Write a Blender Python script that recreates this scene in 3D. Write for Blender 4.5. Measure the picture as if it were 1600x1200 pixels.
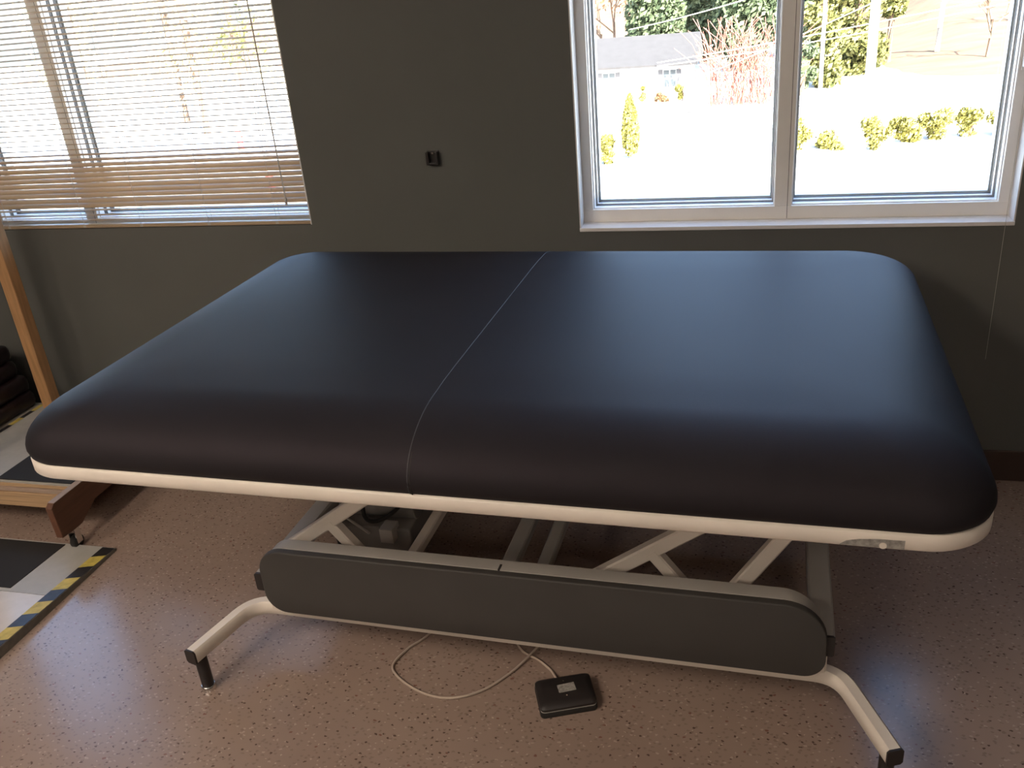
import bpy, bmesh, math, random
from mathutils import Vector, Matrix
R = math.radians
for o in list(bpy.data.objects): bpy.data.objects.remove(o)
SC = bpy.context.scene
COL = SC.collection
PI = math.pi

# ------------------------------------------------------------------ camera
F_PX = 1388.0
cam_data = bpy.data.cameras.new('camera')
cam_data.sensor_fit = 'HORIZONTAL'; cam_data.sensor_width = 36.0
cam_data.lens = F_PX / 1600.0 * 36.0
cam_data.clip_start = 0.05; cam_data.clip_end = 1500
cam = bpy.data.objects.new('camera', cam_data); COL.objects.link(cam)
nad = Vector((277.0, 2996.0, F_PX)).normalized()          # straight down, in camera axes (x right, y down, z forward)
fwd = Vector((0, 0, 1)); fh = (fwd - nad * fwd.dot(nad)).normalized()
rt = nad.cross(fh); yaw = R(16.4)
AX = rt * math.cos(yaw) - fh * math.sin(yaw)
AY = rt * math.sin(yaw) + fh * math.cos(yaw)
AZ = -nad
M3 = Matrix((AX, AY, AZ))
cr, cu, cb = M3 @ Vector((1, 0, 0)), M3 @ Vector((0, -1, 0)), M3 @ Vector((0, 0, -1))
cam.matrix_world = Matrix(((cr.x, cu.x, cb.x, 0), (cr.y, cu.y, cb.y, 0), (cr.z, cu.z, cb.z, 1.6), (0, 0, 0, 1)))
SC.camera = cam

# ------------------------------------------------------------------ sky, sun, exposure
W = bpy.data.worlds.new('sky'); SC.world = W; W.use_nodes = True
wn = W.node_tree; wn.nodes.clear()
sky = wn.nodes.new('ShaderNodeTexSky'); sky.sky_type = 'NISHITA'; sky.sun_disc = False
sky.sun_elevation = R(33); sky.sun_rotation = R(145); sky.air_density = 0.8; sky.dust_density = 3.5; sky.altitude = 300
bg = wn.nodes.new('ShaderNodeBackground'); bg.inputs['Strength'].default_value = 1.15
wo = wn.nodes.new('ShaderNodeOutputWorld')
wn.links.new(sky.outputs[0], bg.inputs[0]); wn.links.new(bg.outputs[0], wo.inputs[0])
sd = bpy.data.lights.new('sun', 'SUN'); sd.energy = 34; sd.angle = R(0.6); sd.color = (1.0, 0.95, 0.84)
so = bpy.data.objects.new('sun', sd); COL.objects.link(so)
so.rotation_euler = Vector((-0.58, 0.70, -0.62)).to_track_quat('-Z', 'Y').to_euler()
vs = SC.view_settings
vs.view_transform = 'Standard'; vs.look = 'None'; vs.gamma = 1.0; vs.exposure = 1.0; vs.use_curve_mapping = False
SC.cycles.use_denoising = True
SC.cycles.sample_clamp_indirect = 12.0
SC.cycles.diffuse_bounces = 6

# ------------------------------------------------------------------ materials
MATS = {}
def nodes_of(name):
    m = bpy.data.materials.new(name); m.use_nodes = True
    MATS[name] = m
    nt = m.node_tree
    return m, nt, nt.nodes['Principled BSDF']
def mat(name, col, rough=0.5, metal=0.0, var=0.08, scale=8.0, bump=0.0, bscale=200.0, spec=0.5, stretch=None):
    m, nt, b = nodes_of(name)
    tc = nt.nodes.new('ShaderNodeTexCoord')
    mp = nt.nodes.new('ShaderNodeMapping'); nt.links.new(tc.outputs['Object'], mp.inputs[0])
    if stretch: mp.inputs['Scale'].default_value = stretch
    nz = nt.nodes.new('ShaderNodeTexNoise'); nz.inputs['Scale'].default_value = scale; nz.inputs['Detail'].default_value = 5
    nt.links.new(mp.outputs[0], nz.inputs['Vector'])
    rp = nt.nodes.new('ShaderNodeValToRGB')
    lo = [max(0, c * (1 - var)) for c in col]; hi = [min(1, c * (1 + var)) for c in col]
    rp.color_ramp.elements[0].position = 0.3; rp.color_ramp.elements[1].position = 0.7
    rp.color_ramp.elements[0].color = (*lo, 1); rp.color_ramp.elements[1].color = (*hi, 1)
    nt.links.new(nz.outputs['Fac'], rp.inputs[0]); nt.links.new(rp.outputs[0], b.inputs['Base Color'])
    b.inputs['Roughness'].default_value = rough; b.inputs['Metallic'].default_value = metal
    b.inputs['Specular IOR Level'].default_value = spec
    if bump > 0:
        n2 = nt.nodes.new('ShaderNodeTexNoise'); n2.inputs['Scale'].default_value = bscale; n2.inputs['Detail'].default_value = 3
        nt.links.new(tc.outputs['Object'], n2.inputs['Vector'])
        bp = nt.nodes.new('ShaderNodeBump'); bp.inputs['Strength'].default_value = bump; bp.inputs['Distance'].default_value = 0.002
        nt.links.new(n2.outputs['Fac'], bp.inputs['Height']); nt.links.new(bp.outputs[0], b.inputs['Normal'])
    return m

mat('wall_paint', (0.112, 0.114, 0.107), 0.75, var=0.04, scale=3, bump=0.25, bscale=350, spec=0.2)
mat('ceiling_paint', (0.66, 0.64, 0.60), 0.9, bump=0.3, bscale=120)
mat('outside_brick', (0.35, 0.20, 0.15), 0.9)
mat('baseboard_vinyl', (0.045, 0.026, 0.02), 0.45)
mat('window_metal', (0.80, 0.77, 0.73), 0.5, var=0.03)
mat('window_white', (0.78, 0.78, 0.80), 0.45, var=0.03)
mat('sill_paint', (0.70, 0.68, 0.67), 0.35, var=0.03)
mat('gasket', (0.10, 0.09, 0.085), 0.6)
mat('vinyl_pad', (0.016, 0.0152, 0.017), 0.60, var=0.06, scale=5, bump=0.12, bscale=700, spec=0.18)
MATS['vinyl_pad'].node_tree.nodes['Principled BSDF'].inputs['Specular Tint'].default_value = (1.0, 0.82, 0.97, 1)
mat('vinyl_panel', (0.050, 0.048, 0.046), 0.55, var=0.06, bump=0.15, bscale=600, spec=0.4)
mat('thread', (0.06, 0.062, 0.07), 0.6)
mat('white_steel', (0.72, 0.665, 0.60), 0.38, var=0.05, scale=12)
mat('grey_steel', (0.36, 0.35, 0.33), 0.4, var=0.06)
mat('black_plastic', (0.018, 0.015, 0.015), 0.42)
mat('black_rubber', (0.014, 0.013, 0.012), 0.75)
mat('chrome', (0.75, 0.75, 0.75), 0.18, metal=1.0)
mat('worn_label', (0.27, 0.26, 0.245), 0.55, var=0.35, scale=140)
mat('motor_grey', (0.16, 0.155, 0.15), 0.45)
mat('cord_beige', (0.42, 0.34, 0.28), 0.5)
mat('pine', (0.40, 0.225, 0.105), 0.45, var=0.18, scale=6, stretch=(14, 14, 1.2))
mat('plywood', (0.42, 0.28, 0.16), 0.5, var=0.2, scale=5, stretch=(1, 8, 60))
mat('brown_board', (0.12, 0.052, 0.03), 0.42, var=0.2, scale=6, stretch=(10, 1.2, 10))
mat('board_edge', (0.33, 0.25, 0.20), 0.5)
mat('grey_laminate', (0.36, 0.35, 0.325), 0.32, var=0.05, scale=30)
mat('sheen_tone_laminate', (0.56, 0.53, 0.51), 0.22, var=0.04, scale=30)  # reflected light on the near ramp sheet is put into this paler tone
mat('grey_edge', (0.17, 0.16, 0.135), 0.7, var=0.2, scale=40)
mat('maroon_vinyl', (0.014, 0.0075, 0.0095), 0.32, var=0.2)
mat('yellow_tape', (0.50, 0.40, 0.09), 0.45, var=0.22, scale=45)
mat('black_tape', (0.022, 0.021, 0.022), 0.35, var=0.4, scale=40)
mat('cord_white', (0.55, 0.52, 0.47), 0.7)
mat('clear_wand', (0.5, 0.48, 0.45), 0.2)
# outdoors
mat('pavement', (0.42, 0.41, 0.39), 0.9, var=0.12, scale=0.4)
mat('road_asphalt', (0.30, 0.30, 0.30), 0.9, var=0.1, scale=0.5)
mat('kerb_dark', (0.10, 0.10, 0.10), 0.9)
mat('dry_lawn', (0.085, 0.050, 0.024), 0.95, var=0.35, scale=0.25, stretch=(1, 3, 3))
mat('bark', (0.10, 0.065, 0.045), 0.9, var=0.3)
mat('red_twig', (0.22, 0.075, 0.055), 0.7, var=0.3)
mat('pole_wood', (0.50, 0.46, 0.40), 0.8)
mat('wire', (0.55, 0.52, 0.45), 0.4)
mat('siding_white', (0.72, 0.71, 0.68), 0.8)
mat('roof_shingle', (0.022, 0.021, 0.024), 0.9, var=0.15, scale=2)
mat('shutter_dark', (0.06, 0.06, 0.07), 0.6)
mat('pane_dark', (0.05, 0.06, 0.07), 0.1)
mat('red_paint', (0.55, 0.05, 0.04), 0.4)

def leafmat(name, a, b_):
    m, nt, b = nodes_of(name)
    geo = nt.nodes.new('ShaderNodeNewGeometry')
    rp = nt.nodes.new('ShaderNodeValToRGB')
    rp.color_ramp.elements[0].color = (*a, 1); rp.color_ramp.elements[1].color = (*b_, 1)
    nt.links.new(geo.outputs['Random Per Island'], rp.inputs[0]); nt.links.new(rp.outputs[0], b.inputs['Base Color'])
    b.inputs['Roughness'].default_value = 0.7
    b.inputs['Specular IOR Level'].default_value = 0.2
leafmat('leaf_dark', (0.03, 0.045, 0.025), (0.075, 0.095, 0.05))
leafmat('leaf_ivy', (0.045, 0.055, 0.015), (0.14, 0.13, 0.045))
leafmat('leaf_gold', (0.10, 0.10, 0.022), (0.22, 0.19, 0.05))
leafmat('leaf_pale', (0.30, 0.27, 0.16), (0.50, 0.45, 0.30))
leafmat('leaf_tan', (0.24, 0.18, 0.11), (0.40, 0.33, 0.22))
leafmat('leaf_russet', (0.12, 0.06, 0.03), (0.24, 0.14, 0.07))

# floor: speckled sheet flooring
m, nt, b = nodes_of('speckled_floor')
tc = nt.nodes.new('ShaderNodeTexCoord')
nz = nt.nodes.new('ShaderNodeTexNoise'); nz.inputs['Scale'].default_value = 2.2; nz.inputs['Detail'].default_value = 6
nt.links.new(tc.outputs['Object'], nz.inputs['Vector'])
rp = nt.nodes.new('ShaderNodeValToRGB')
rp.color_ramp.elements[0].position = 0.3; rp.color_ramp.elements[1].position = 0.72
rp.color_ramp.elements[0].color = (0.250, 0.182, 0.150, 1); rp.color_ramp.elements[1].color = (0.300, 0.226, 0.187, 1)
nt.links.new(nz.outputs['Fac'], rp.inputs[0])
prev = rp.outputs[0]
def chips(prev, scale, thr, share, col, seed):
    mp = nt.nodes.new('ShaderNodeMapping'); mp.inputs['Location'].default_value = (seed, seed * 1.7, 0); mp.inputs['Rotation'].default_value = (0, 0, seed)
    mp.inputs['Scale'].default_value = (1.0, 1.35, 1.0)
    nt.links.new(tc.outputs['Object'], mp.inputs[0])
    n = nt.nodes.new('ShaderNodeTexNoise'); n.inputs['Scale'].default_value = scale * 2.0
    nt.links.new(mp.outputs[0], n.inputs['Vector'])
    mixv = nt.nodes.new('ShaderNodeMix'); mixv.data_type = 'VECTOR'; mixv.inputs[0].default_value = 0.012
    nt.links.new(mp.outputs[0], mixv.inputs[4]); nt.links.new(n.outputs['Color'], mixv.inputs[5])
    v = nt.nodes.new('ShaderNodeTexVoronoi'); v.voronoi_dimensions = '2D'; v.inputs['Scale'].default_value = scale
    nt.links.new(mixv.outputs[1], v.inputs['Vector'])
    lt = nt.nodes.new('ShaderNodeMath'); lt.operation = 'LESS_THAN'; lt.inputs[1].default_value = thr
    nt.links.new(v.outputs['Distance'], lt.inputs[0])
    sx = nt.nodes.new('ShaderNodeSeparateColor'); nt.links.new(v.outputs['Color'], sx.inputs[0])
    l2 = nt.nodes.new('ShaderNodeMath'); l2.operation = 'LESS_THAN'; l2.inputs[1].default_value = share
    nt.links.new(sx.outputs[0], l2.inputs[0])
    mu = nt.nodes.new('ShaderNodeMath'); mu.operation = 'MULTIPLY'
    nt.links.new(lt.outputs[0], mu.inputs[0]); nt.links.new(l2.outputs[0], mu.inputs[1])
    mx = nt.nodes.new('ShaderNodeMix'); mx.data_type = 'RGBA'
    nt.links.new(mu.outputs[0], mx.inputs[0]); nt.links.new(prev, mx.inputs[6]); mx.inputs[7].default_value = (*col, 1)
    return mx.outputs[2]
prev = chips(prev, 84, 0.30, 0.30, (0.22, 0.16, 0.13), 0.3)
prev = chips(prev, 76, 0.24, 0.14, (0.36, 0.28, 0.235), 1.1)
prev = chips(prev, 58, 0.17, 0.17, (0.10, 0.065, 0.05), 2.3)
prev = chips(prev, 64, 0.12, 0.06, (0.43, 0.34, 0.27), 3.7)
prev = chips(prev, 40, 0.14, 0.06, (0.19, 0.10, 0.075), 4.9)
nt.links.new(prev, b.inputs['Base Color'])
n3 = nt.nodes.new('ShaderNodeTexNoise'); n3.inputs['Scale'].default_value = 1.5; n3.inputs['Detail'].default_value = 4
nt.links.new(tc.outputs['Object'], n3.inputs['Vector'])
mr = nt.nodes.new('ShaderNodeMapRange'); mr.inputs[3].default_value = 0.16; mr.inputs[4].default_value = 0.26
nt.links.new(n3.outputs['Fac'], mr.inputs[0]); nt.links.new(mr.outputs[0], b.inputs['Roughness'])
b.inputs['Specular IOR Level'].default_value = 0.5

# clear pane
m, nt, b = nodes_of('glass'); nt.nodes.remove(b)
out = nt.nodes['Material Output']
tr = nt.nodes.new('ShaderNodeBsdfTransparent'); tr.inputs[0].default_value = (0.93, 0.95, 0.94, 1)
gl = nt.nodes.new('ShaderNodeBsdfGlossy'); gl.inputs['Roughness'].default_value = 0.02
lw = nt.nodes.new('ShaderNodeLayerWeight'); lw.inputs[0].default_value = 0.5
pw = nt.nodes.new('ShaderNodeMath'); pw.operation = 'POWER'; pw.inputs[1].default_value = 5.0
nt.links.new(lw.outputs['Facing'], pw.inputs[0])
fr = nt.nodes.new('ShaderNodeMath'); fr.operation = 'MULTIPLY_ADD'; fr.inputs[1].default_value = 0.96; fr.inputs[2].default_value = 0.04
nt.links.new(pw.outputs[0], fr.inputs[0])
mx = nt.nodes.new('ShaderNodeMixShader')
nt.links.new(fr.outputs[0], mx.inputs[0]); nt.links.new(tr.outputs[0], mx.inputs[1]); nt.links.new(gl.outputs[0], mx.inputs[2])
nt.links.new(mx.outputs[0], out.inputs[0])

# slats: painted metal look with a little light coming through
m, nt, b = nodes_of('slat_cream')
b.inputs['Base Color'].default_value = (0.52, 0.40, 0.27, 1); b.inputs['Roughness'].default_value = 0.45
out = nt.nodes['Material Output']
tl = nt.nodes.new('ShaderNodeBsdfTranslucent'); tl.inputs[0].default_value = (0.58, 0.44, 0.30, 1)
mx = nt.nodes.new('ShaderNodeMixShader'); mx.inputs[0].default_value = 0.35
nt.links.new(b.outputs[0], mx.inputs[1]); nt.links.new(tl.outputs[0], mx.inputs[2]); nt.links.new(mx.outputs[0], out.inputs[0])

# glowing face of the added fill panels
m, nt, b = nodes_of('fill_diffuser')
b.inputs['Base Color'].default_value = (0.8, 0.8, 0.78, 1)
b.inputs['Emission Color'].default_value = (1.0, 0.83, 0.67, 1); b.inputs['Emission Strength'].default_value = 11.5

# ------------------------------------------------------------------ helpers
def bx(bm, x0, x1, y0, y1, z0, z1):
    vs_ = [bm.verts.new((x, y, z)) for x in (x0, x1) for y in (y0, y1) for z in (z0, z1)]
    fs = []
    for q in ((0, 1, 3, 2), (4, 6, 7, 5), (0, 4, 5, 1), (2, 3, 7, 6), (0, 2, 6, 4), (1, 5, 7, 3)):
        fs.append(bm.faces.new([vs_[i] for i in q]))
    return vs_
def obj(name, bm, material, parent=None, bevel=0.0, smooth=False, segs=2):
    bmesh.ops.recalc_face_normals(bm, faces=bm.faces)
    if bevel > 0:
        ed = [e for e in bm.edges if len(e.link_faces) == 2 and e.calc_face_angle(0) > R(40)]
        bmesh.ops.bevel(bm, geom=ed, offset=bevel, segments=segs, affect='EDGES', profile=0.5)
    me = bpy.data.meshes.new(name); bm.to_mesh(me); bm.free()
    me.materials.append(MATS[material])
    if smooth:
        for p in me.polygons: p.use_smooth = True
        try: me.set_sharp_from_angle(angle=R(45))
        except Exception: pass
    o = bpy.data.objects.new(name, me); COL.objects.link(o)
    if parent: o.parent = parent
    return o
def box(name, x0, x1, y0, y1, z0, z1, material, parent=None, bevel=0.0):
    bm = bmesh.new(); bx(bm, x0, x1, y0, y1, z0, z1)
    return obj(name, bm, material, parent, bevel)
def empty(name, loc=(0, 0, 0), rz=0.0):
    o = bpy.data.objects.new(name, None); COL.objects.link(o)
    o.location = loc; o.rotation_euler = (0, 0, rz); o.empty_display_size = 0.1
    return o
def tag(o, label=None, cat=None, group=None, kind=None):
    if label: o['label'] = label
    if cat: o['category'] = cat
    if group: o['group'] = group
    if kind: o['kind'] = kind
    return o
def part_label(o, s): o['label'] = s; return o
def frames_along(pts):
    pts = [Vector(p) for p in pts]; n = len(pts); T = []
    for i in range(n):
        a = pts[max(i - 1, 0)]; c = pts[min(i + 1, n - 1)]
        T.append((c - a).normalized())
    return pts, T
def sweep(bm, pts, prof, up=(0, 0, 1), cap=True):
    """profile (u,v) points swept along pts; v follows 'up' as closely as it can"""
    pts, T = frames_along(pts); rings = []
    for p, t in zip(pts, T):
        u_ = t.cross(Vector(up))
        if u_.length < 1e-4: u_ = t.cross(Vector((0, 1, 0)))
        u_.normalize(); v_ = u_.cross(t).normalized()
        rings.append([bm.verts.new(p + u_ * a + v_ * c) for a, c in prof])
    k = len(prof)
    for i in range(len(rings) - 1):
        for j in range(k):
            bm.faces.new((rings[i][j], rings[i][(j + 1) % k], rings[i + 1][(j + 1) % k], rings[i + 1][j]))
    if cap:
        bm.faces.new(rings[0]); bm.faces.new(list(reversed(rings[-1])))
def circ(r, n=10): return [(r * math.cos(2 * PI * i / n), r * math.sin(2 * PI * i / n)) for i in range(n)]
def rect_prof(w, h, r=0.004):
    a, c = w / 2, h / 2
    return [(-a + r, -c), (a - r, -c), (a, -c + r), (a, c - r), (a - r, c), (-a + r, c), (-a, c - r), (-a, -c + r)]
def spline(ctrl, per=8):
    """Catmull-Rom through control points"""
    c = [Vector(p) for p in ctrl]; c = [c[0] * 2 - c[1]] + c + [c[-1] * 2 - c[-2]]; out_ = []
    for i in range(1, len(c) - 2):
        for k in range(per):
            t = k / per
            out_.append(0.5 * ((2 * c[i]) + (c[i + 1] - c[i - 1]) * t + (2 * c[i - 1] - 5 * c[i] + 4 * c[i + 1] - c[i + 2]) * t * t
                               + (-c[i - 1] + 3 * c[i] - 3 * c[i + 1] + c[i + 2]) * t ** 3))
    out_.append(c[-2]); return out_
def tube(name, pts, r, material, parent=None, n=8):
    bm = bmesh.new(); sweep(bm, pts, circ(r, n)); return obj(name, bm, material, parent, smooth=True)
def bar(name, a, c, w, h, material, parent=None, up=(0, 0, 1)):
    bm = bmesh.new(); sweep(bm, [a, c], rect_prof(w, h), up); return obj(name, bm, material, parent)
def cyl(bm, c, r, z0, z1, n=20, r1=None):
    r1 = r if r1 is None else r1
    a = [bm.verts.new((c[0] + r * math.cos(2 * PI * i / n), c[1] + r * math.sin(2 * PI * i / n), z0)) for i in range(n)]
    d = [bm.verts.new((c[0] + r1 * math.cos(2 * PI * i / n), c[1] + r1 * math.sin(2 * PI * i / n), z1)) for i in range(n)]
    for i in range(n): bm.faces.new((a[i], a[(i + 1) % n], d[(i + 1) % n], d[i]))
    bm.faces.new(list(reversed(a))); bm.faces.new(d)
def rrect(hx, hy, r, n=10):
    """rounded rectangle outline, anticlockwise"""
    P = []
    for cx, cy, a0 in ((hx - r, hy - r, 0), (-hx + r, hy - r, 90), (-hx + r, -hy + r, 180), (hx - r, -hy + r, 270)):
        for i in range(n + 1):
            a = R(a0 + 90 * i / n); P.append((cx + r * math.cos(a), cy + r * math.sin(a)))
    return P
def ring_solid(bm, rings):
    """rings: lists of equally many 3D points; first and last are capped"""
    V = [[bm.verts.new(p) for p in rg] for rg in rings]; k = len(V[0])
    for i in range(len(V) - 1):
        for j in range(k): bm.faces.new((V[i][j], V[i][(j + 1) % k], V[i + 1][(j + 1) % k], V[i + 1][j]))
    bm.faces.new(list(reversed(V[0]))); bm.faces.new(V[-1])

# ------------------------------------------------------------------ the room
WY = 2.733            # inner face of the window wall
WT = 0.25
XL, XR, YB, ZC = -4.6, 3.4, -4.2, 2.75
LW = (-3.79, -1.467, 0.872, 2.25)      # left window opening x0 x1 z0 z1
RW = (-0.532, 0.717, 0.845, 2.25)
def struct(o, label): tag(o, label, kind='structure'); return o
struct(box('floor', XL - .2, XR + .2, YB - .2, WY + WT, -0.25, 0, 'speckled_floor'), 'pinkish tan speckled sheet floor with a soft gloss')
struct(box('ceiling', XL - .2, XR + .2, YB - .2, WY + WT, ZC, ZC + .2, 'ceiling_paint'), 'off white ceiling above the room')
bm = bmesh.new()
xs = [(XL - .2, LW[0]), (LW[1], RW[0]), (RW[1], XR + .2)]
for a, c in xs: bx(bm, a, c, WY, WY + WT, 0, ZC)
for w in (LW, RW):
    bx(bm, w[0], w[1], WY, WY + WT, 0, w[2] - .012)
    if w is LW: bx(bm, w[0], w[1], WY, WY + .0655, w[2] - .012, w[2] - .0005); bx(bm, w[0], w[1], WY, WY + WT, w[3], ZC)
struct(obj('wall_back', bm, 'wall_paint'), 'grey beige painted wall holding the two windows')
struct(box('wall_left', XL - .2, XL, YB - .2, WY, 0, ZC, 'wall_paint'), 'grey beige side wall left of the training steps')
struct(box('wall_right', XR, XR + .2, YB - .2, WY, 0, ZC, 'wall_paint'), 'grey beige side wall right of the mat table')
struct(box('wall_front', XL, XR, YB - .2, YB, 0, ZC, 'wall_paint'), 'grey beige wall behind the viewer')
struct(box('baseboard_back', XL, XR, WY - .008, WY, 0, 0.107, 'baseboard_vinyl', bevel=0.002), 'dark brown vinyl baseboard along the window wall')
struct(box('foundation', XL - .2, XR + .2, YB - .2, WY + WT, -8.0, -0.25, 'outside_brick'), 'brick storey below the room')

def window(name, w, mullions, label, latch=False, rh=.040, sl=.012):
    x0, x1, z0, z1 = w
    t = empty(name, ((x0 + x1) / 2, WY + .067, z0)); struct(t, label)
    ox, oy, oz = t.location
    FY0, FY1 = 0.0, 0.10            # frame depth, measured from its own front
    def lb(nm, a, c, d, e, f, g, m_, bev=0.0015, par=t): return box(nm, a - ox, c - ox, d, e, f - oz, g - oz, m_, par, bev)
    part_label(lb('window_sill', x0, x1, (-.071 if sl else -.001), FY1, z0 - .012, z0, 'sill_paint'), 'pale painted sill')
    fw = 0.034
    lb('frame_rail', x0, x1, FY0, FY1, z0, z0 + rh, 'window_metal')
    lb('frame_rail', x0, x1, FY0, FY1, z1 - .04, z1, 'window_metal')
    lb('frame_jamb', x0, x0 + fw, FY0, FY1, z0 + rh, z1 - .04, 'window_metal')
    lb('frame_jamb', x1 - fw, x1, FY0, FY1, z0 + rh, z1 - .04, 'window_metal')
    lb('reveal_lining', x0, x0 + .004, -.067, 0, z0, z1, 'sill_paint', 0); lb('reveal_lining', x1 - .004, x1, -.067, 0, z0, z1, 'sill_paint', 0)
    edges = [x0 + fw]
    for mx_ in mullions:
        mu_ = lb('mullion', mx_ - .0255, mx_ + .0255, FY0, FY1, z0 + rh, z1 - .04, 'window_metal')
        box('joint', mx_ + .012 - ox, mx_ + .0135 - ox, -.0006, .002, .002, 0.9, 'gasket', mu_).location = (0, 0, 0)
        edges += [mx_ - .0255, mx_ + .0255]
    edges.append(x1 - fw)
    for i in range(0, len(edges), 2):
        a, c = edges[i], edges[i + 1]; zb, zt = z0 + rh, z1 - .04
        # white stop, dark gasket, white inner lip, stepped back towards the pane
        for nm, ins, d0, d1, m_ in (('glazing_stop', .003, .014, .040, 'window_white'), ('gasket', .0045, .040, .053, 'gasket'), ('inner_lip', .007, .053, .070, 'window_white'), ('gasket', .008, .070, .083, 'gasket'), ('outer_stop', .012, .0885, .125, 'window_white')):
            bm = bmesh.new()
            for q in ((a, a + ins, zb, zt), (c - ins, c, zb, zt), (a + ins, c - ins, zb, zb + ins), (a + ins, c - ins, zt - ins, zt)):
                bx(bm, q[0] - ox, q[1] - ox, d0, d1, q[2] - oz, q[3] - oz)
            obj(nm, bm, m_, t)
        pn = lb('pane', a, c, .084, .088, zb, zt, 'glass', 0)
    if latch:
        la = lb('latch_plate', x1 - .026, x1 - .010, -.006, 0, 1.245, 1.325, 'window_metal', .001)
        bm = bmesh.new(); ring_solid(bm, [[(x * 1.0 + x1 - .018 - ox, -.006 - yy, zz + 1.285 - oz) for x, zz in ((-.007 + ii, -.03), (.007 - ii, -.03), (.007 - ii, .022), (-.007 + ii, .022))] for yy, ii in ((0, 0), (.012, .001), (.020, .004))])
        obj('latch_lever', bm, 'window_white', la)
    return t
window('window_1', LW, [-2.845, -2.408], 'wide left window of three panes, two of them behind the cream blind', rh=.020, sl=0)
window('window_2', RW, [0.0875], 'two-pane grey metal window with pale sill above the mat table', latch=True)

# ------------------------------------------------------------------ venetian blind in the left window
BL0 = -2.862
bl = empty('venetian_blind', ((BL0 + LW[1]) / 2, WY + .0145, LW[2]))
tag(bl, 'cream slatted venetian blind lowered over the left window', 'blind')
BHW = (LW[1] - BL0) / 2 - .004
def slat_mesh():
    bm = bmesh.new(); w = 0.0245; n = 6; th = .0006
    top, bot = [], []
    for i in range(n + 1):
        y = -w / 2 + w * i / n; z = .0022 * (1 - (2 * i / n - 1) ** 2)
        top.append((y, z)); bot.append((y, z - th))
    prof = top + bot[::-1]
    ring_solid(bm, [[(x, y, z) for y, z in prof] for x in (-BHW, BHW)])
    return bm
PITCH = 0.0182
box('bottom_rail', -BHW, BHW, -.012, .012, .001, .014, 'slat_cream', bl, .003)
box('head_rail', -BHW, BHW, -.02, .02, LW[3] - LW[2] - .035, LW[3] - LW[2] - .002, 'slat_cream', bl, .002)
s0 = None; rng = random.Random(4)
nsl = int((LW[3] - LW[2] - .06) / PITCH)
for k in range(nsl):
    z = .030 + PITCH * k
    if s0 is None: s0 = s = obj('slat', slat_mesh(), 'slat_cream', bl, smooth=True)
    else:
        s = s0.copy(); COL.objects.link(s); s.parent = bl
    tilt = 1 if k < 3 else (33 if k < 11 else max(-13, 33 - (k - 10) * 9))
    s.location = (0, 0, z + rng.uniform(-.0005, .0005)); s.rotation_euler = (R(tilt + rng.uniform(-1, 1)), rng.uniform(-.0006, .0006), 0)
cx = bl.location.x
for xw in (-2.735, -2.395, -2.15, -1.87, -1.60):
    for dy in (-.0125, .0125):
        tube('ladder_cord', [(xw - cx, dy, .012), (xw - cx, dy, LW[3] - LW[2] - .03)], .0007, 'cord_white', bl, 5)
    box('cord_button', xw - cx - .006, xw - cx + .006, -.0125, -.0115, .003, .012, 'cord_white', bl, .0003)
wd = tube('tilt_wand', [(-1.545 - cx, -.022, .09), (-1.548 - cx, -.022, 1.30)], .0022, 'clear_wand', bl, 6)
tube('wand_tip', [(-1.545 - cx, -.022, .072), (-1.545 - cx, -.022, .095)], .0045, 'clear_wand', wd, 8)
# lift cord hanging beside the right window
t = tube('pull_cord', spline([(.684, WY + .03, 2.2), (.690, WY - .004, 1.2), (.692, WY - .006, .86), (.694, WY - .004, .42)], 6), .0006, 'clear_wand', None, 6)
tag(t, 'thin white pull cord hanging down the right edge of the bare window', 'cord')

# ------------------------------------------------------------------ small black bracket on the wall
t = empty('wall_bracket', (-0.995, WY, 1.085)); tag(t, 'small black plastic holder screwed to the wall between the windows', 'holder')
bm = bmesh.new(); bx(bm, -.020, .020, -.006, 0, -.022, .022); obj('back_plate', bm, 'black_plastic', t, .002)
for s in (-1, 1):
    bm = bmesh.new(); bx(bm, s * .0155 - .0045, s * .0155 + .0045, -.022, -.006, -.022, .019); obj('side_arm', bm, 'black_plastic', t, .0015)
bm = bmesh.new(); bx(bm, -.011, .011, -.020, -.006, -.022, -.015); obj('rest', bm, 'black_plastic', t, .0015)
bm = bmesh.new(); cyl(bm, (0, 0), .0035, .006, .0085, 12); o = obj('screw', bm, 'chrome', t); o.rotation_euler = (R(90), 0, 0); o.location = (-.001, 0, .014)

# ------------------------------------------------------------------ mat table
T = empty('mat_table', (-0.565, 1.969, 0), R(-1.3))
tag(T, 'wide dark grey padded therapy mat table on a white steel lift base', 'therapy table')
HX, HY, CR = 0.984, 0.644, 0.12
Z0, Z1 = 0.722, 0.852            # pad underside and crown
# rim
bm = bmesh.new()
ring_solid(bm, [[(x, y, z) for x, y in rrect(HX - i, HY - i, CR - i, 12)] for i, z in ((.004, .690), (0, .694), (0, .718), (.004, .722))])
rim = obj('top_frame', bm, 'white_steel', T, smooth=True); part_label(rim, 'off white steel rim around the pad')
bm = bmesh.new()
lab = [(.735, -.0125), (.745, -.003), (.765, .003), (.79, .006), (.835, .007), (.835, -.0125)]
ring_solid(bm, [[(x, -HY - d, .7045 + z * .85) for x, z in lab] for d in (-.002, .0012)])
part_label(obj('worn_label', bm, 'worn_label', rim), 'worn grey sticker on the rim')
bm = bmesh.new(); cyl(bm, (0, 0), .006, 0, .0016, 14); o = obj('sticker_dot', bm, 'white_steel', rim); o.rotation_euler = (R(90), 0, 0); o.location = (.802, -HY - .0008, .6985)
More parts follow.
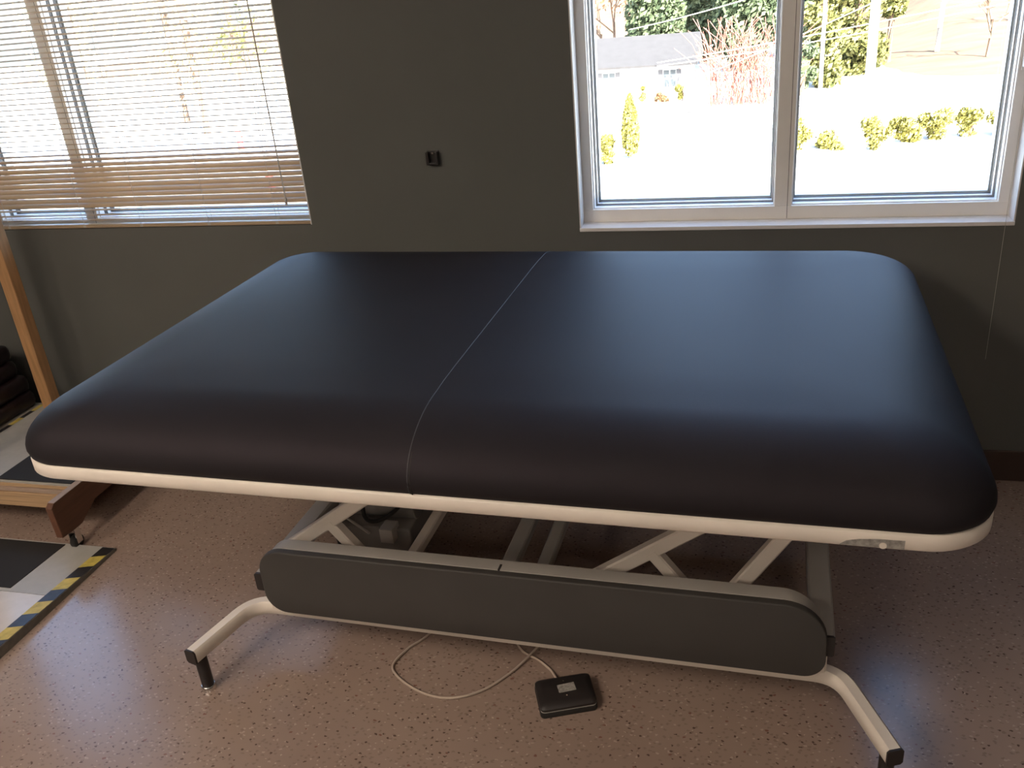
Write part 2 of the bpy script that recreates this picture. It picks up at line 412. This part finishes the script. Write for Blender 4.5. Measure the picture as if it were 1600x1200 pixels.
# pad: rounded cushion
prof = [(.006, Z0), (.001, Z0 + .006)]
RX, RZ = .190, Z1 - .004 - Z0 - .020
for i in range(17):
    a = R(90 * i / 16)
    prof.append((RX * (1 - math.cos(a)) - .002 * math.cos(a), Z0 + .020 + RZ * math.sin(a)))
for ins, dz in ((.24, -.001), (.32, 0.0), (.42, 0.0)): prof.append((ins, Z1 + dz))
bm = bmesh.new()
ring_solid(bm, [[(x, y, z) for x, y in rrect(HX - i, HY - i, max(CR - i * .3, .05), 12)] for i, z in prof])
pad = obj('pad', bm, 'vinyl_pad', T, smooth=True); part_label(pad, 'dark blue grey vinyl pad with rounded edges')
for p in pad.data.polygons: p.use_smooth = True
su = -.032
half = [(HY - i, z) for i, z in prof]
path = [(su, -y, z - .0004) for y, z in half] + [(su, y, z - .0004) for y, z in reversed(half)]
tube('seam', path, .0012, 'thread', pad, 6)
tube('seam', [(su + .0045, y, z - .0014) for _, y, z in path], .0016, 'black_rubber', pad, 6)

# under frame of the top
for yy in (-.42, .42): bar('top_rail', (-.80, yy, .660), (.80, yy, .660), .03, .045, 'white_steel', T)
for xx in (-.78, .78): bar('top_rail', (xx, -.56, .66), (xx, .56, .66), .03, .045, 'white_steel', T)
box('deck_board', -.90, .90, -.57, .57, .692, .7215, 'black_rubber', T)

# lower rails with splayed feet
def floor_rail(sy):
    pts = []
    A = Vector((-.760, -.520)); B = Vector((-.708, -.300)); C = Vector((.772, -.304)); D = Vector((.866, -.517))
    def arc(P, Q, S, r):
        d1 = (P - Q).normalized(); d2 = (S - Q).normalized(); ang = d1.angle(d2); L = r / math.tan(ang / 2)
        a, c = Q + d1 * L, Q + d2 * L; o_ = []
        for i in range(9):
            t_ = i / 8; o_.append(a * (1 - t_) ** 2 + Q * 2 * t_ * (1 - t_) + c * t_ ** 2)
        return o_
    seq = [A] + arc(A, B, C, .085) + arc(B, C, D, .085) + [D]
    P = [(p.x, p.y * -sy, .122) for p in seq]
    bm = bmesh.new(); sweep(bm, P, rect_prof(.034, .040, .006))
    fr_ = obj('floor_rail', bm, 'white_steel', T, smooth=True)
    for e, nx in ((A, seq[1]), (D, seq[-2])):
        d = (e - nx).normalized()
        bm = bmesh.new(); sweep(bm, [(e.x, -sy * e.y, .122), (e.x + d.x * .005, -sy * (e.y + d.y * .005), .122)], rect_prof(.0345, .0405, .005))
        obj('end_cap', bm, 'black_plastic', fr_)
        f = e - d * .022
        bm = bmesh.new(); cyl(bm, (f.x, -sy * f.y), .0155, .012, .103, 20); ft = obj('foot', bm, 'black_plastic', fr_, .001, True)
        bm = bmesh.new(); cyl(bm, (f.x, -sy * f.y), .0200, 0.0005, .014, 20, .0175); obj('foot_ring', bm, 'chrome', ft, .001, True)
floor_rail(-1)     # nearer the viewer
bpy.context.view_layer.update()
floor_rail(1)
# side rails with black end caps, cross rails
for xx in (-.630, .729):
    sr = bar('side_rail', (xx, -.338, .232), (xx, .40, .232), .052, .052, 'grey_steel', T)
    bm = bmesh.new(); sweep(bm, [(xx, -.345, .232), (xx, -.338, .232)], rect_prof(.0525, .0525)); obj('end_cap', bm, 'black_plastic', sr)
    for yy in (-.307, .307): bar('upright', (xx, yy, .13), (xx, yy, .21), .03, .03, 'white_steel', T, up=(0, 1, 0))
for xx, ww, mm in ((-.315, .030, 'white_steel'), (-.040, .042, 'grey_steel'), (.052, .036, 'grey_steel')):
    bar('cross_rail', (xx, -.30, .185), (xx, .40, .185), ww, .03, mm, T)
# front cover: grey panel with a steel edge behind it
def rr_panel(hx, hz, rl, rr_, n=10):
    P = []
    k = rl / .06
    for cx_, cz_, a0, r in ((1, 1, 0, .092 * k), (-1, 1, 90, .066 * k), (-1, -1, 180, .056 * k), (1, -1, 270, .048 * k)):
        for i in range(n + 1):
            a = R(a0 + 90 * i / n); P.append((cx_ * (hx - r) + r * math.cos(a), cz_ * (hz - r) + r * math.sin(a)))
    return P
pc, pz = .0555, .247
def panel(name, y0, y1, hx, hz, rl, rr_, mm, par, soft=.004, cz=pz):
    bm = bmesh.new()
    ring_solid(bm, [[(pc + x, y, cz + z) for x, z in rr_panel(hx - i, hz - i, rl - i, rr_ - i)] for y, i in ((y1, 0), (y0 + soft, 0), (y0 + soft * .3, soft * .3), (y0, soft))])
    return obj(name, bm, mm, par, smooth=True)
pnl = panel('front_panel', -.358, -.340,   .683, .095, .060, .060, 'vinyl_panel', T); part_label(pnl, 'long charcoal grey panel with rounded ends')
e1 = panel('panel_edge', -.338, -.300, .673, .096, .058, .058, 'grey_steel', pnl, .001); part_label(e1, 'steel channel along the panel')
box('channel_notch', .007, .012, -.339, -.318, pz + .0935, pz + .0975, 'black_rubber', pnl)
# lift arms
def arm(x0, z0, x1, z1, y, mm, w=.03, h=.036):
    return bar('lift_arm', (x0, y, z0), (x1, y, z1), w, h, mm, T, up=(0, 0, 1))
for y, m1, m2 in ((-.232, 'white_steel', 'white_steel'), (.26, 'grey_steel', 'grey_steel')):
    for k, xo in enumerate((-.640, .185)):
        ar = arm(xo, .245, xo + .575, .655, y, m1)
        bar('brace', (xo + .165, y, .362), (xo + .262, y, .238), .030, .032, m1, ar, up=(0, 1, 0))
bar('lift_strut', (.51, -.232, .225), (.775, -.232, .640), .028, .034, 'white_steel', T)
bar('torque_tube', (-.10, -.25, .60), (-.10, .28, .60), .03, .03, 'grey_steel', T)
# drive unit
mo = box('motor_box', -.60, -.36, -.02, .20, .10, .20, 'motor_grey', T, .006); part_label(mo, 'grey electric motor housing')
bm = bmesh.new(); cyl(bm, (0, 0), .042, -.12, .10, 24); o = obj('motor_drum', bm, 'motor_grey', mo, .003, True); o.rotation_euler = (0, R(90), 0); o.location = (-.46, .06, .235)
box('bracket', -.44, -.40, -.05, .0, .17, .215, 'grey_steel', mo, .002)
tube('hose', spline([(-.55, -.03, .26), (-.56, -.07, .22), (-.53, -.10, .16), (-.47, -.12, .12), (-.40, -.13, .13)]), .006, 'black_rubber', mo)
tube('hose', spline([(-.50, .0, .30), (-.47, -.06, .262), (-.43, -.065, .255), (-.38, -.03, .28), (-.35, .04, .33)]), .006, 'black_rubber', mo)
tube('hose', spline([(-.57, .02, .27), (-.545, -.06, .275), (-.50, -.075, .25), (-.47, -.05, .20)]), .004, 'grey_steel', mo)

for o in T.children:
    if o.name.split('.')[0] not in ('pad', 'top_frame', 'deck_board', 'top_rail'): o.location = (.0155, -.0185, 0)

# ------------------------------------------------------------------ foot pedal and cord
P = empty('foot_pedal', (-.402, 1.577, 0), R(22)); tag(P, 'black foot switch with a worn sticker lying on the floor', 'foot switch')
def slab(bm, hx, hy, r, lv):
    ring_solid(bm, [[(x, y, z) for x, y in rrect(hx - i, hy - i, r, 6)] for i, z in lv])
bm = bmesh.new(); slab(bm, .069, .050, .010, [(.001, .0), (0, .003), (0, .015), (.001, .017)]); obj('base', bm, 'black_rubber', P, smooth=True)
bm = bmesh.new(); slab(bm, .068, .050, .012, [(.002, .018), (0, .020), (0, .026), (.006, .032), (.016, .035)]); cv = obj('cover', bm, 'black_plastic', P, smooth=True)
bm = bmesh.new(); slab(bm, .0675, .0492, .010, [(0, .0165), (0, .0185)]); obj('trim_line', bm, 'grey_steel', P)
bm = bmesh.new(); slab(bm, .021, .013, .001, [(0, .0350), (0, .0355)]); o = obj('sticker', bm, 'worn_label', cv); o.location = (.004, .003, 0); o.rotation_euler = (0, 0, R(3))
for py in (-.022, .026):
    bm = bmesh.new(); cyl(bm, (0.0, py), .0018, .0345, .0358, 8); obj('screw', bm, 'chrome', cv)
cpts = [(-.437, 1.634, .008), (-.458, 1.664, .005), (-.495, 1.694, .004), (-.545, 1.722, .004), (-.574, 1.770, .004), (-.572, 1.84, .004), (-.535, 1.88, .004), (-.500, 1.84, .004), (-.502, 1.765, .011), (-.512, 1.722, .011), (-.556, 1.640, .004), (-.615, 1.566, .004), (-.690, 1.531, .004), (-.778, 1.546, .004), (-.862, 1.606, .004), (-.850, 1.680, .004), (-.812, 1.745, .004), (-.79, 1.86, .005), (-.80, 1.93, .035)]
tag(tube('pedal_cord', spline(cpts, 8), .0033, 'cord_beige', None, 8), 'thin beige cable looping on the floor beside the foot switch', 'cable')

# ------------------------------------------------------------------ training platform with post, at the left
S = empty('training_platform', (-2.13, 1.92, 0)); tag(S, 'wooden training platform on casters with grey top and tall post', 'platform')
def sb(name, x0, x1, y0, y1, z0, z1, mm, par=S, bev=.002): return box(name, x0 + 2.13, x1 + 2.13, y0 - 1.92, y1 - 1.92, z0, z1, mm, par, bev)
# brown end board, cut as a skid
def end_board(xc):
    poly = [(1.925, .075), (1.985, .070), (2.02, .072), (2.10, .115), (2.50, .115), (2.56, .072), (2.62, .072), (2.62, .20), (1.935, .20), (1.92, .188)]
    bm = bmesh.new(); ring_solid(bm, [[(xc + dx + 2.13, y - 1.92, z) for y, z in poly] for dx in (-.012, .012)])
    o_ = obj('end_board', bm, 'brown_board', S, .002)
    bm = bmesh.new(); bx(bm, xc - .0118 + 2.13, xc + .0118 + 2.13, 1.936 - 1.92, 2.62 - 1.92, .1995, .2012); obj('board_edge', bm, 'board_edge', o_)
    for yy in (1.985, 2.585):
        bm = bmesh.new(); cyl(bm, (0, 0), .023, -.010, .010, 20); w_ = obj('caster', bm, 'black_rubber', o_, .003, True)
        w_.rotation_euler = (0, R(90), 0); w_.location = (xc + 2.13, yy - 1.92, .0235)
        bm = bmesh.new(); bx(bm, xc + 2.13 - .014, xc + 2.13 - .011, yy - 1.92 - .012, yy - 1.92 + .012, .020, .074); bx(bm, xc + 2.13 + .011, xc + 2.13 + .014, yy - 1.92 - .012, yy - 1.92 + .012, .020, .074); obj('caster_fork', bm, 'chrome', o_)
end_board(-2.125)
end_board(-3.55)
sb('plywood_layer', -3.535, -2.14, 2.035, 2.61, .108, .160, 'plywood')
sb('plywood_layer', -3.535, -2.14, 2.040, 2.61, .162, .176, 'board_edge', S, .001)
sb('plywood_layer', -3.535, -2.14, 2.046, 2.61, .178, .190, 'plywood', S, .001)
tp = sb('top_sheet', -3.53, -2.14, 2.048, 2.61, .190, .198, 'grey_laminate', S, .001)
sb('tread_mat', -2.44, -2.142, 2.052, 2.605, .198, .202, 'black_rubber', S, .001)
for k in range(9):
    y0 = 2.06 + k * .06
    sb('tape_strip', -2.725, -2.705, y0, y0 + .058, .198, .1985, 'yellow_tape' if k % 2 == 0 else 'black_tape', tp, 0)
for yy in (2.575, 1.98 + .09):
    po = sb('post', -2.672, -2.622, yy - .024, yy + .024, .198, 1.30, 'pine', S, .003)
sb('handrail', -2.677, -2.617, 2.00, 2.62, 1.30, 1.34, 'pine', S, .008)

# stacked dark mats behind the post
lbl = ['lowest of the dark maroon vinyl mats stacked on the grey platform', 'second lowest dark maroon vinyl mat in the stack behind the post', 'third dark maroon vinyl mat up in the stack behind the post', 'topmost dark maroon vinyl mat in the stack beside the wall']
for k in range(4):
    bm = bmesh.new()
    hx, hy, h = .30, .262, .062
    ring_solid(bm, [[(x, y, z) for x, y in rrect(hx - i, hy - i, .03, 6)] for i, z in ((.012, 0), (.003, .006), (0, .02), (0, h - .02), (.004, h - .006), (.014, h), (.05, h + .001))])
    o = obj('vinyl_mat', bm, 'maroon_vinyl', None, smooth=True)
    o.location = (-3.035 - .02 * k + .008 * (k % 2), 2.345 + .004 * (k % 2), .1995 + k * .0632)
    tag(o, lbl[k], 'mat', 'stack of dark mats')

# ------------------------------------------------------------------ low ramp with hazard tape
G = empty('floor_ramp', (-1.975, 1.98, 0)); tag(G, 'low grey training ramp with black mat and yellow hazard tape edge', 'ramp')
def zr(y): return .009 + (1.98 - y) * .042
def wedge(name, x0, x1, y0, y1, dz0, dz1, mm, par=G, base=False):
    bm = bmesh.new()
    pts = []
    for x in (x0, x1):
        for y in (y0, y1):
            for top in (0, 1):
                z = zr(y) + (dz1 if top else dz0)
                if base and not top: z = 0.0
                pts.append(bm.verts.new((x + 1.975, y - 1.98, z)))
    for q in ((0, 1, 3, 2), (4, 6, 7, 5), (0, 4, 5, 1), (2, 3, 7, 6), (0, 2, 6, 4), (1, 5, 7, 3)): bm.faces.new([pts[i] for i in q])
    return obj(name, bm, mm, par)
wedge('core', -2.75, -1.977, .70, 1.982, 0, 0, 'grey_edge', G, True)
wedge('far_sheet', -2.75, -1.980, 1.7165, 1.980, 0, .0022, 'grey_laminate')
wedge('near_sheet', -2.75, -1.980, .70, 1.714, 0, .0022, 'sheen_tone_laminate')
wedge('tread_mat', -2.75, -2.165, 1.730, 1.972, .0022, .0042, 'black_rubber')
# tape: slanted stripes, each its own strip
tw, st = .045, .060
yy = .72; k = 0
while yy < 2.03:
    x0, x1 = -2.024, -1.9785
    y0, y1, sl = yy, yy + st, -.016
    q = [(x0, y0), (x1, y0 - sl), (x1, y1 - sl), (x0, y1)]
    q = [(x, min(max(y, .705), 1.978)) for x, y in q]
    if q[0][1] > 1.977 and q[1][1] > 1.977: break
    bm = bmesh.new(); ring_solid(bm, [[(x + 1.975, y - 1.98, zr(y) + d) for x, y in q] for d in (.0022, .0027)])
    obj('tape_stripe', bm, 'yellow_tape' if k % 2 else 'black_tape', G)
    yy += st; k += 1

# ------------------------------------------------------------------ unseen ceiling panels added as warm fill light for the room
def fill_panel(x, y, label):
    L = empty('ceiling_fill_light', (x, y, ZC)); tag(L, label, 'fill light')
    bm = bmesh.new()
    for q in ((-.31, .31, -.62, -.59), (-.31, .31, .59, .62), (-.31, -.28, -.59, .59), (.28, .31, -.59, .59)): bx(bm, *q, -.05, -.0)
    obj('fill_frame', bm, 'window_white', L)
    box('diffuser', -.28, .28, -.59, .59, -.035, -.03, 'fill_diffuser', L)
fill_panel(-1.9, -0.4, 'added ceiling fill light just left of the viewer')
fill_panel(-1.9, -2.4, 'added ceiling fill light behind the viewer, left of the middle')
fill_panel(-3.1, -0.6, 'added ceiling fill light near the left wall')
fill_panel(0.9, -2.4, 'added ceiling fill light behind the viewer, right of the middle')

# ------------------------------------------------------------------ outdoors
GZ = -8.0
struct(box('ground', -160, 120, 3.2, 260, GZ - .5, GZ, 'pavement'), 'pale sunlit pavement outside the windows')
def poly_slab(name, pts, z0, z1, mm):
    bm = bmesh.new(); ring_solid(bm, [[(x, y, z) for x, y in pts] for z in (z0, z1)]); return obj(name, bm, mm)
struct(poly_slab('road', [(-140, 53.5), (120, 57.0), (120, 64.5), (-140, 61.0)], GZ, GZ + .02, 'road_asphalt'), 'pale street crossing behind the hedge')
for nm, d, lb_ in (('kerb', 53.3, 'near kerb line of the street beyond the hedge'), ('kerb', 61.2, 'far kerb line of the street beyond the hedge')):
    struct(poly_slab(nm, [(-140, d), (120, d + 3.5), (120, d + 3.68), (-140, d + .18)], GZ, GZ + .13, 'kerb_dark'), lb_)
# rising dry lawn beyond the street
def hill(name, x0, x1, y0, y1, zmax, label, mm='dry_lawn', nx=24, ny=16):
    bm = bmesh.new(); rr_ = random.Random(hash(label) % 1000 if False else 7); grid = []
    for j in range(ny + 1):
        row = []
        for i in range(nx + 1):
            u, v = i / nx, j / ny
            e = min(1, min(u, 1 - u) * 6)
            row.append(bm.verts.new((x0 + (x1 - x0) * u, y0 + (y1 - y0) * v, GZ - .1 + .15 * e + zmax * (v ** 1.3) * e + .25 * math.sin(u * 19 + v * 7) * v)))
        grid.append(row)
    for j in range(ny):
        for i in range(nx): bm.faces.new((grid[j][i], grid[j][i + 1], grid[j + 1][i + 1], grid[j + 1][i]))
    return struct(obj(name, bm, mm, smooth=True), label)
hill('lawn_bank', 9.5, 60, 74, 170, 14, 'rising dry tan lawn beyond the street')
hill('far_bank', -120, 9, 120, 200, 9, 'distant dry bank behind the house')

def leaves(bm, c, rad, n, size, rng, shell=.45, cone=0.0, flat=1.0):
    for _ in range(n):
        while True:
            p = Vector((rng.uniform(-1, 1), rng.uniform(-1, 1), rng.uniform(-1, 1)))
            if shell < p.length < 1: break
        s_ = 1.0
        if cone: s_ = 1 - cone * (p.z + 1) / 2
        q = Vector((c[0] + p.x * rad[0] * s_, c[1] + p.y * rad[1] * s_, c[2] + p.z * rad[2]))
        a = Vector((rng.gauss(0, 1), rng.gauss(0, 1), rng.gauss(0, 1))).normalized(); d = a.orthogonal().normalized(); e = a.cross(d)
        sz = size * rng.uniform(.6, 1.4)
        v = [bm.verts.new(q + d * sz), bm.verts.new(q + e * sz * .55), bm.verts.new(q - d * sz), bm.verts.new(q - e * sz * .55)]
        bm.faces.new(v)
def tree(name, x, y, h, rad, label, lm, seed, n=2600, size=.28, trunk=.22, base=GZ, low=.15, cone=0.0, group=None, cat='tree', blobs=9):
    rng = random.Random(seed); t = empty(name, (x, y, base)); tag(t, label, cat, group)
    bm = bmesh.new()
    if cone: leaves(bm, (0, 0, h * (1 + low) / 2), (rad, rad, h * (1 - low) / 2), n, size, rng, .3, cone)
    else:
        for k in range(blobs):
            a = rng.uniform(0, 2 * PI); rr_ = rad * rng.uniform(.15, .62); zz = h * rng.uniform(low + .12, .90)
            br = rad * rng.uniform(.38, .62)
            leaves(bm, (rr_ * math.cos(a), rr_ * math.sin(a), zz), (br, br, br * .85), n // blobs, size, rng, .25)
    me = obj('foliage', bm, lm, t)
    bm = bmesh.new(); sweep(bm, [(0, 0, -.1), (.1, 0, h * .4), (0, .1, h * .8)], circ(trunk, 7)); obj('trunk', bm, 'bark', t, smooth=True)
    return t
def bare(bm, p, d, L, r, depth, rng, spread=.55):
    q = p + d * L
    sweep(bm, [p, p + d * L * .5 + Vector((rng.gauss(0, .02), rng.gauss(0, .02), 0)) * L, q], circ(r, 5))
    if depth == 0: return
    for _ in range(3 if depth > 1 else 4):
        nd = (d + Vector((rng.gauss(0, spread), rng.gauss(0, spread), rng.gauss(.12, spread * .5)))).normalized()
        bare(bm, p + d * L * rng.uniform(.6, 1.0), nd, L * rng.uniform(.5, .72), r * .55, depth - 1, rng, spread)
def bare_tree(x, y, h, label, seed, base=GZ, r=.13, mm='bark', russet=0):
    rng = random.Random(seed); t = empty('bare_tree', (x, y, base)); tag(t, label, 'tree', 'bare winter trees outside')
    bm = bmesh.new(); bare(bm, Vector((0, 0, -.2)), Vector((.02, 0, 1)).normalized(), h * .42, r, 4, rng); obj('branches', bm, mm, t, smooth=True)
    if russet:
        bm = bmesh.new(); leaves(bm, (0, 0, h * .72), (h * .3, h * .3, h * .26), russet, .16, rng, .2); obj('dry_leaves', bm, 'leaf_russet', t)

# right window view
tree('cypress', -6.45, 48.7, 3.35, .62, 'slim golden cypress standing left in the bare window view', 'leaf_gold', 11, 2600, .13, .06, low=.02, cone=.62, cat='shrub')
for i, (x, y, r_, h) in enumerate(((-8.1, 49.6, .7, 1.0), (-7.55, 47.2, .5, .8), (-9.2, 49.2, .7, 1.3))):
    tree('low_shrub', x, y, h, r_, ['low golden shrub just left of the slim cypress', 'small golden shrub at the foot of the slim cypress', 'leafy shrub at the left edge of the bare window view'][i], 'leaf_gold', 20 + i, 900, .12, .04, low=-.1, group='shrubs near the cypress', cat='shrub', blobs=4)
hx_ = [(2.1, 49.4), (3.9, 49.3), (5.9, 48.6), (7.3, 50.3), (8.75, 50.7), (10.6, 50.9), (12.0, 51.1), (13.6, 51.3)]
names = ['first', 'second', 'third', 'fourth', 'fifth', 'sixth', 'seventh', 'eighth']
for i, (x, y) in enumerate(hx_):
    tree('hedge_shrub', x, y, 1.15 + .1 * (i % 3), .95, f'low golden hedge shrub, {names[i]} from the window mullion in its row', 'leaf_gold', 40 + i, 900, .12, .05, low=-.12, group='row of hedge shrubs by the street', cat='shrub', blobs=5)
# house
Hs = empty('house', (-10.2, 74, GZ)); tag(Hs, 'white house with a grey shingle roof across the street', 'house')
box('walls', -6.2, 5.2, -3, 4, 0, 2.45, 'siding_white', Hs)
bm = bmesh.new()
ring_solid(bm, [[(x, -3.8, 2.35), (x, 4.8, 2.35), (x, 4.8, 2.5), (x, .5, 4.3), (x, -3.8, 2.5)] for x in (-6.9, 5.9)])
obj('roof', bm, 'roof_shingle', Hs)
for xx in (3.4, -1.2, -4.2):
    wv = box('window', xx, xx + .9, -3.06, -2.98, .8, 2.0, 'pane_dark', Hs)
    for s in (-.42, .95): box('shutter', xx + s, xx + s + .36, -3.07, -3.0, .75, 2.05, 'shutter_dark', wv)
    box('sash_bar', xx + .42, xx + .48, -3.09, -3.05, .8, 2.0, 'siding_white', wv); box('sash_bar', xx, xx + .9, -3.09, -3.05, 1.36, 1.42, 'siding_white', wv)
for i, (x, y, r_) in enumerate(((-6.9, 69.2, .7), (-5.3, 69.0, .5), (-8.3, 69.6, .4))):
    tree('house_shrub', x, y, .9 + r_ * .5, r_, ['rounded russet shrub before the house window', 'green shrub at the right corner of the house', 'tiny shrub along the white house wall'][i], ['leaf_russet', 'leaf_gold', 'leaf_gold'][i], 60 + i, 500, .12, .04, low=-.1, cat='shrub', blobs=4)
# dense evergreens
ev = [(-8.9, 86, 13, 3.3), (-5.0, 95, 14, 4.0), (-1.2, 86, 13, 3.4), (3.0, 96, 14, 3.6)]
el = ['dark evergreen tree behind the left of the house roof', 'tall dark evergreen rising behind the house ridge', 'dark evergreen behind the red twiggy bush', 'dark evergreen just left of the window mullion']
for i, (x, y, h, r_) in enumerate(ev):
    tree('evergreen_tree', x, y, h, r_, el[i], 'leaf_dark', 70 + i, 8500, .26, .3, low=.0, cone=.45, group='evergreens behind the house')
iv = [(4.4, 72.5, 11, 2.1), (7.4, 79, 11.5, 2.4), (10.6, 85, 11, 1.8), (3.0, 68.6, 3.6, 1.3)]
il = ['ivy covered tree beside the window mullion', 'tall yellow green tree behind the utility pole', 'slim yellow green tree right of the thick pole', 'dark leafy bush at the foot of the ivy covered tree']
for i, (x, y, h, r_) in enumerate(iv):
    tree('ivy_tree', x, y, h, r_, il[i], 'leaf_ivy' if i < 3 else 'leaf_dark', 80 + i, 6000 if i < 3 else 1400, .22, .3, low=-.1, group='ivy trees by the street', blobs=22 if i < 3 else 6)
# red twig bush
t = empty('red_twig_bush', (-1.0, 66.0, GZ)); tag(t, 'big leafless bush of arching red twigs before the house', 'bush')
rng = random.Random(5); bm = bmesh.new()
for k in range(190):
    a = rng.uniform(0, 2 * PI); le = rng.uniform(.1, 1.0); bxo = Vector((rng.uniform(-2.2, 2.6), rng.uniform(-.8, .8), -.1)); hh = rng.uniform(2.6, 5.9)
    d = Vector((math.cos(a) * le * 3.4, math.sin(a) * le * 1.0, hh))
    sweep(bm, [bxo, bxo + Vector((d.x * .25, d.y * .25, hh * .45)), bxo + Vector((d.x * .6, d.y * .6, hh * .8)), bxo + d], circ(.021, 4))
obj('twigs', bm, 'red_twig', t)
# utility poles and wires
def pole(x, y, h, r, label, arm_=True):
    p = empty('utility_pole', (x, y, GZ)); tag(p, label, 'pole')
    bm = bmesh.new(); cyl(bm, (0, 0), r, -.2, h, 12, r * .8); obj('shaft', bm, 'pole_wood', p, smooth=True)
    if arm_:
        box('cross_arm', -1.1, 1.1, -.06, .06, h - .9, h - .75, 'pole_wood', p)
        for xx in (-1.0, -.4, .4, 1.0):
            bm = bmesh.new(); cyl(bm, (xx, 0), .05, h - .75, h - .6, 8); obj('insulator', bm, 'pole_wood', p)
pole(4.0, 63.6, 10.5, .13, 'slim pale utility pole just right of the window mullion')
pole(5.6, 51.0, 11.0, .26, 'thick pale utility pole in the middle of the right pane')
def wire(a, c, sag, label):
    a, c = Vector(a), Vector(c); pts = []
    for i in range(13):
        t_ = i / 12; p = a.lerp(c, t_); p.z -= sag * 4 * t_ * (1 - t_); pts.append(p)
    tag(tube('overhead_wire', pts, .028, 'wire', None, 5), label, 'wire', 'overhead wires along the street')
wire((-7.9, 60.5, -2.3), (5.4, 50.0, .9), .25, 'uppermost overhead wire rising before the evergreens')
wire((-6.2, 60.5, -4.4), (14.5, 58.5, -1.6), .15, 'middle overhead wire crossing the red twiggy bush')
wire((-6.2, 60.4, -4.6), (14.5, 58.4, -2.0), .25, 'overhead wire just under the middle one')
wire((-3.4, 60.2, -5.3), (5.4, 50.1, -1.2), .1, 'lowest overhead wire before the bush')
# bare trees
bare_tree(-13.6, 92, 11, 'thin bare tree with russet leaves left of the evergreens', 91, russet=500)
bare_tree(-15.5, 96, 8, 'small bare tree at the far left of the bare window view', 92)
bare_tree(17.4, 81, 6.5, 'young bare tree on the dry lawn at the right of the window', 93, base=GZ + .7, r=.12)
bare_tree(14.6, 86, 9, 'pale bare tree left of the young lawn tree', 94, base=GZ + .8, r=.2, mm='pole_wood')
bare_tree(24.0, 92, 9, 'bare tree up the dry bank beyond the right jamb', 95, base=GZ + 1.5)
# left window view
lv = [(-30, 62, 12, 3.4, 'leaf_pale'), (-36, 68, 13, 3.8, 'leaf_pale'), (-42, 64, 12, 3.5, 'leaf_tan'), (-49, 72, 14, 4.2, 'leaf_pale'), (-57, 70, 13, 3.8, 'leaf_pale'), (-66, 78, 14, 4.4, 'leaf_pale'), (-40, 88, 15, 4.4, 'leaf_ivy'), (-56, 94, 16, 5.0, 'leaf_ivy')]
ll = ['pale leafy tree at the right end of the blind view', 'tall pale tree second from the right behind the blind', 'tan tree near the middle of the blind view', 'broad pale tree left of the tan one behind the blind', 'pale tree seen through the blind beside its mullion', 'pale tree at the far left of the blind view', 'green tree standing back between the pale trees behind the blind', 'tall green tree standing farthest back behind the blind']
for i, (x, y, h, r_, lm) in enumerate(lv):
    tree('street_tree', x, y, h, r_, ll[i], lm, 100 + i, 650, .26, .3, low=.15, group='trees beyond the blind')
for i, (x, y) in enumerate(((-34.3, 55.9), (-25.2, 43.2))):
    p = empty('marker_post', (x, y, GZ)); tag(p, ['red marker post glimpsed through the middle of the blind', 'red marker post glimpsed low at the right of the blind'][i], 'post')
    bm = bmesh.new(); cyl(bm, (0, 0), .22, -.05, 1.3, 14); obj('shaft', bm, 'red_paint', p, .03, True)
    bm = bmesh.new(); cyl(bm, (0, 0), .225, .95, 1.1, 14); obj('band', bm, 'siding_white', p)
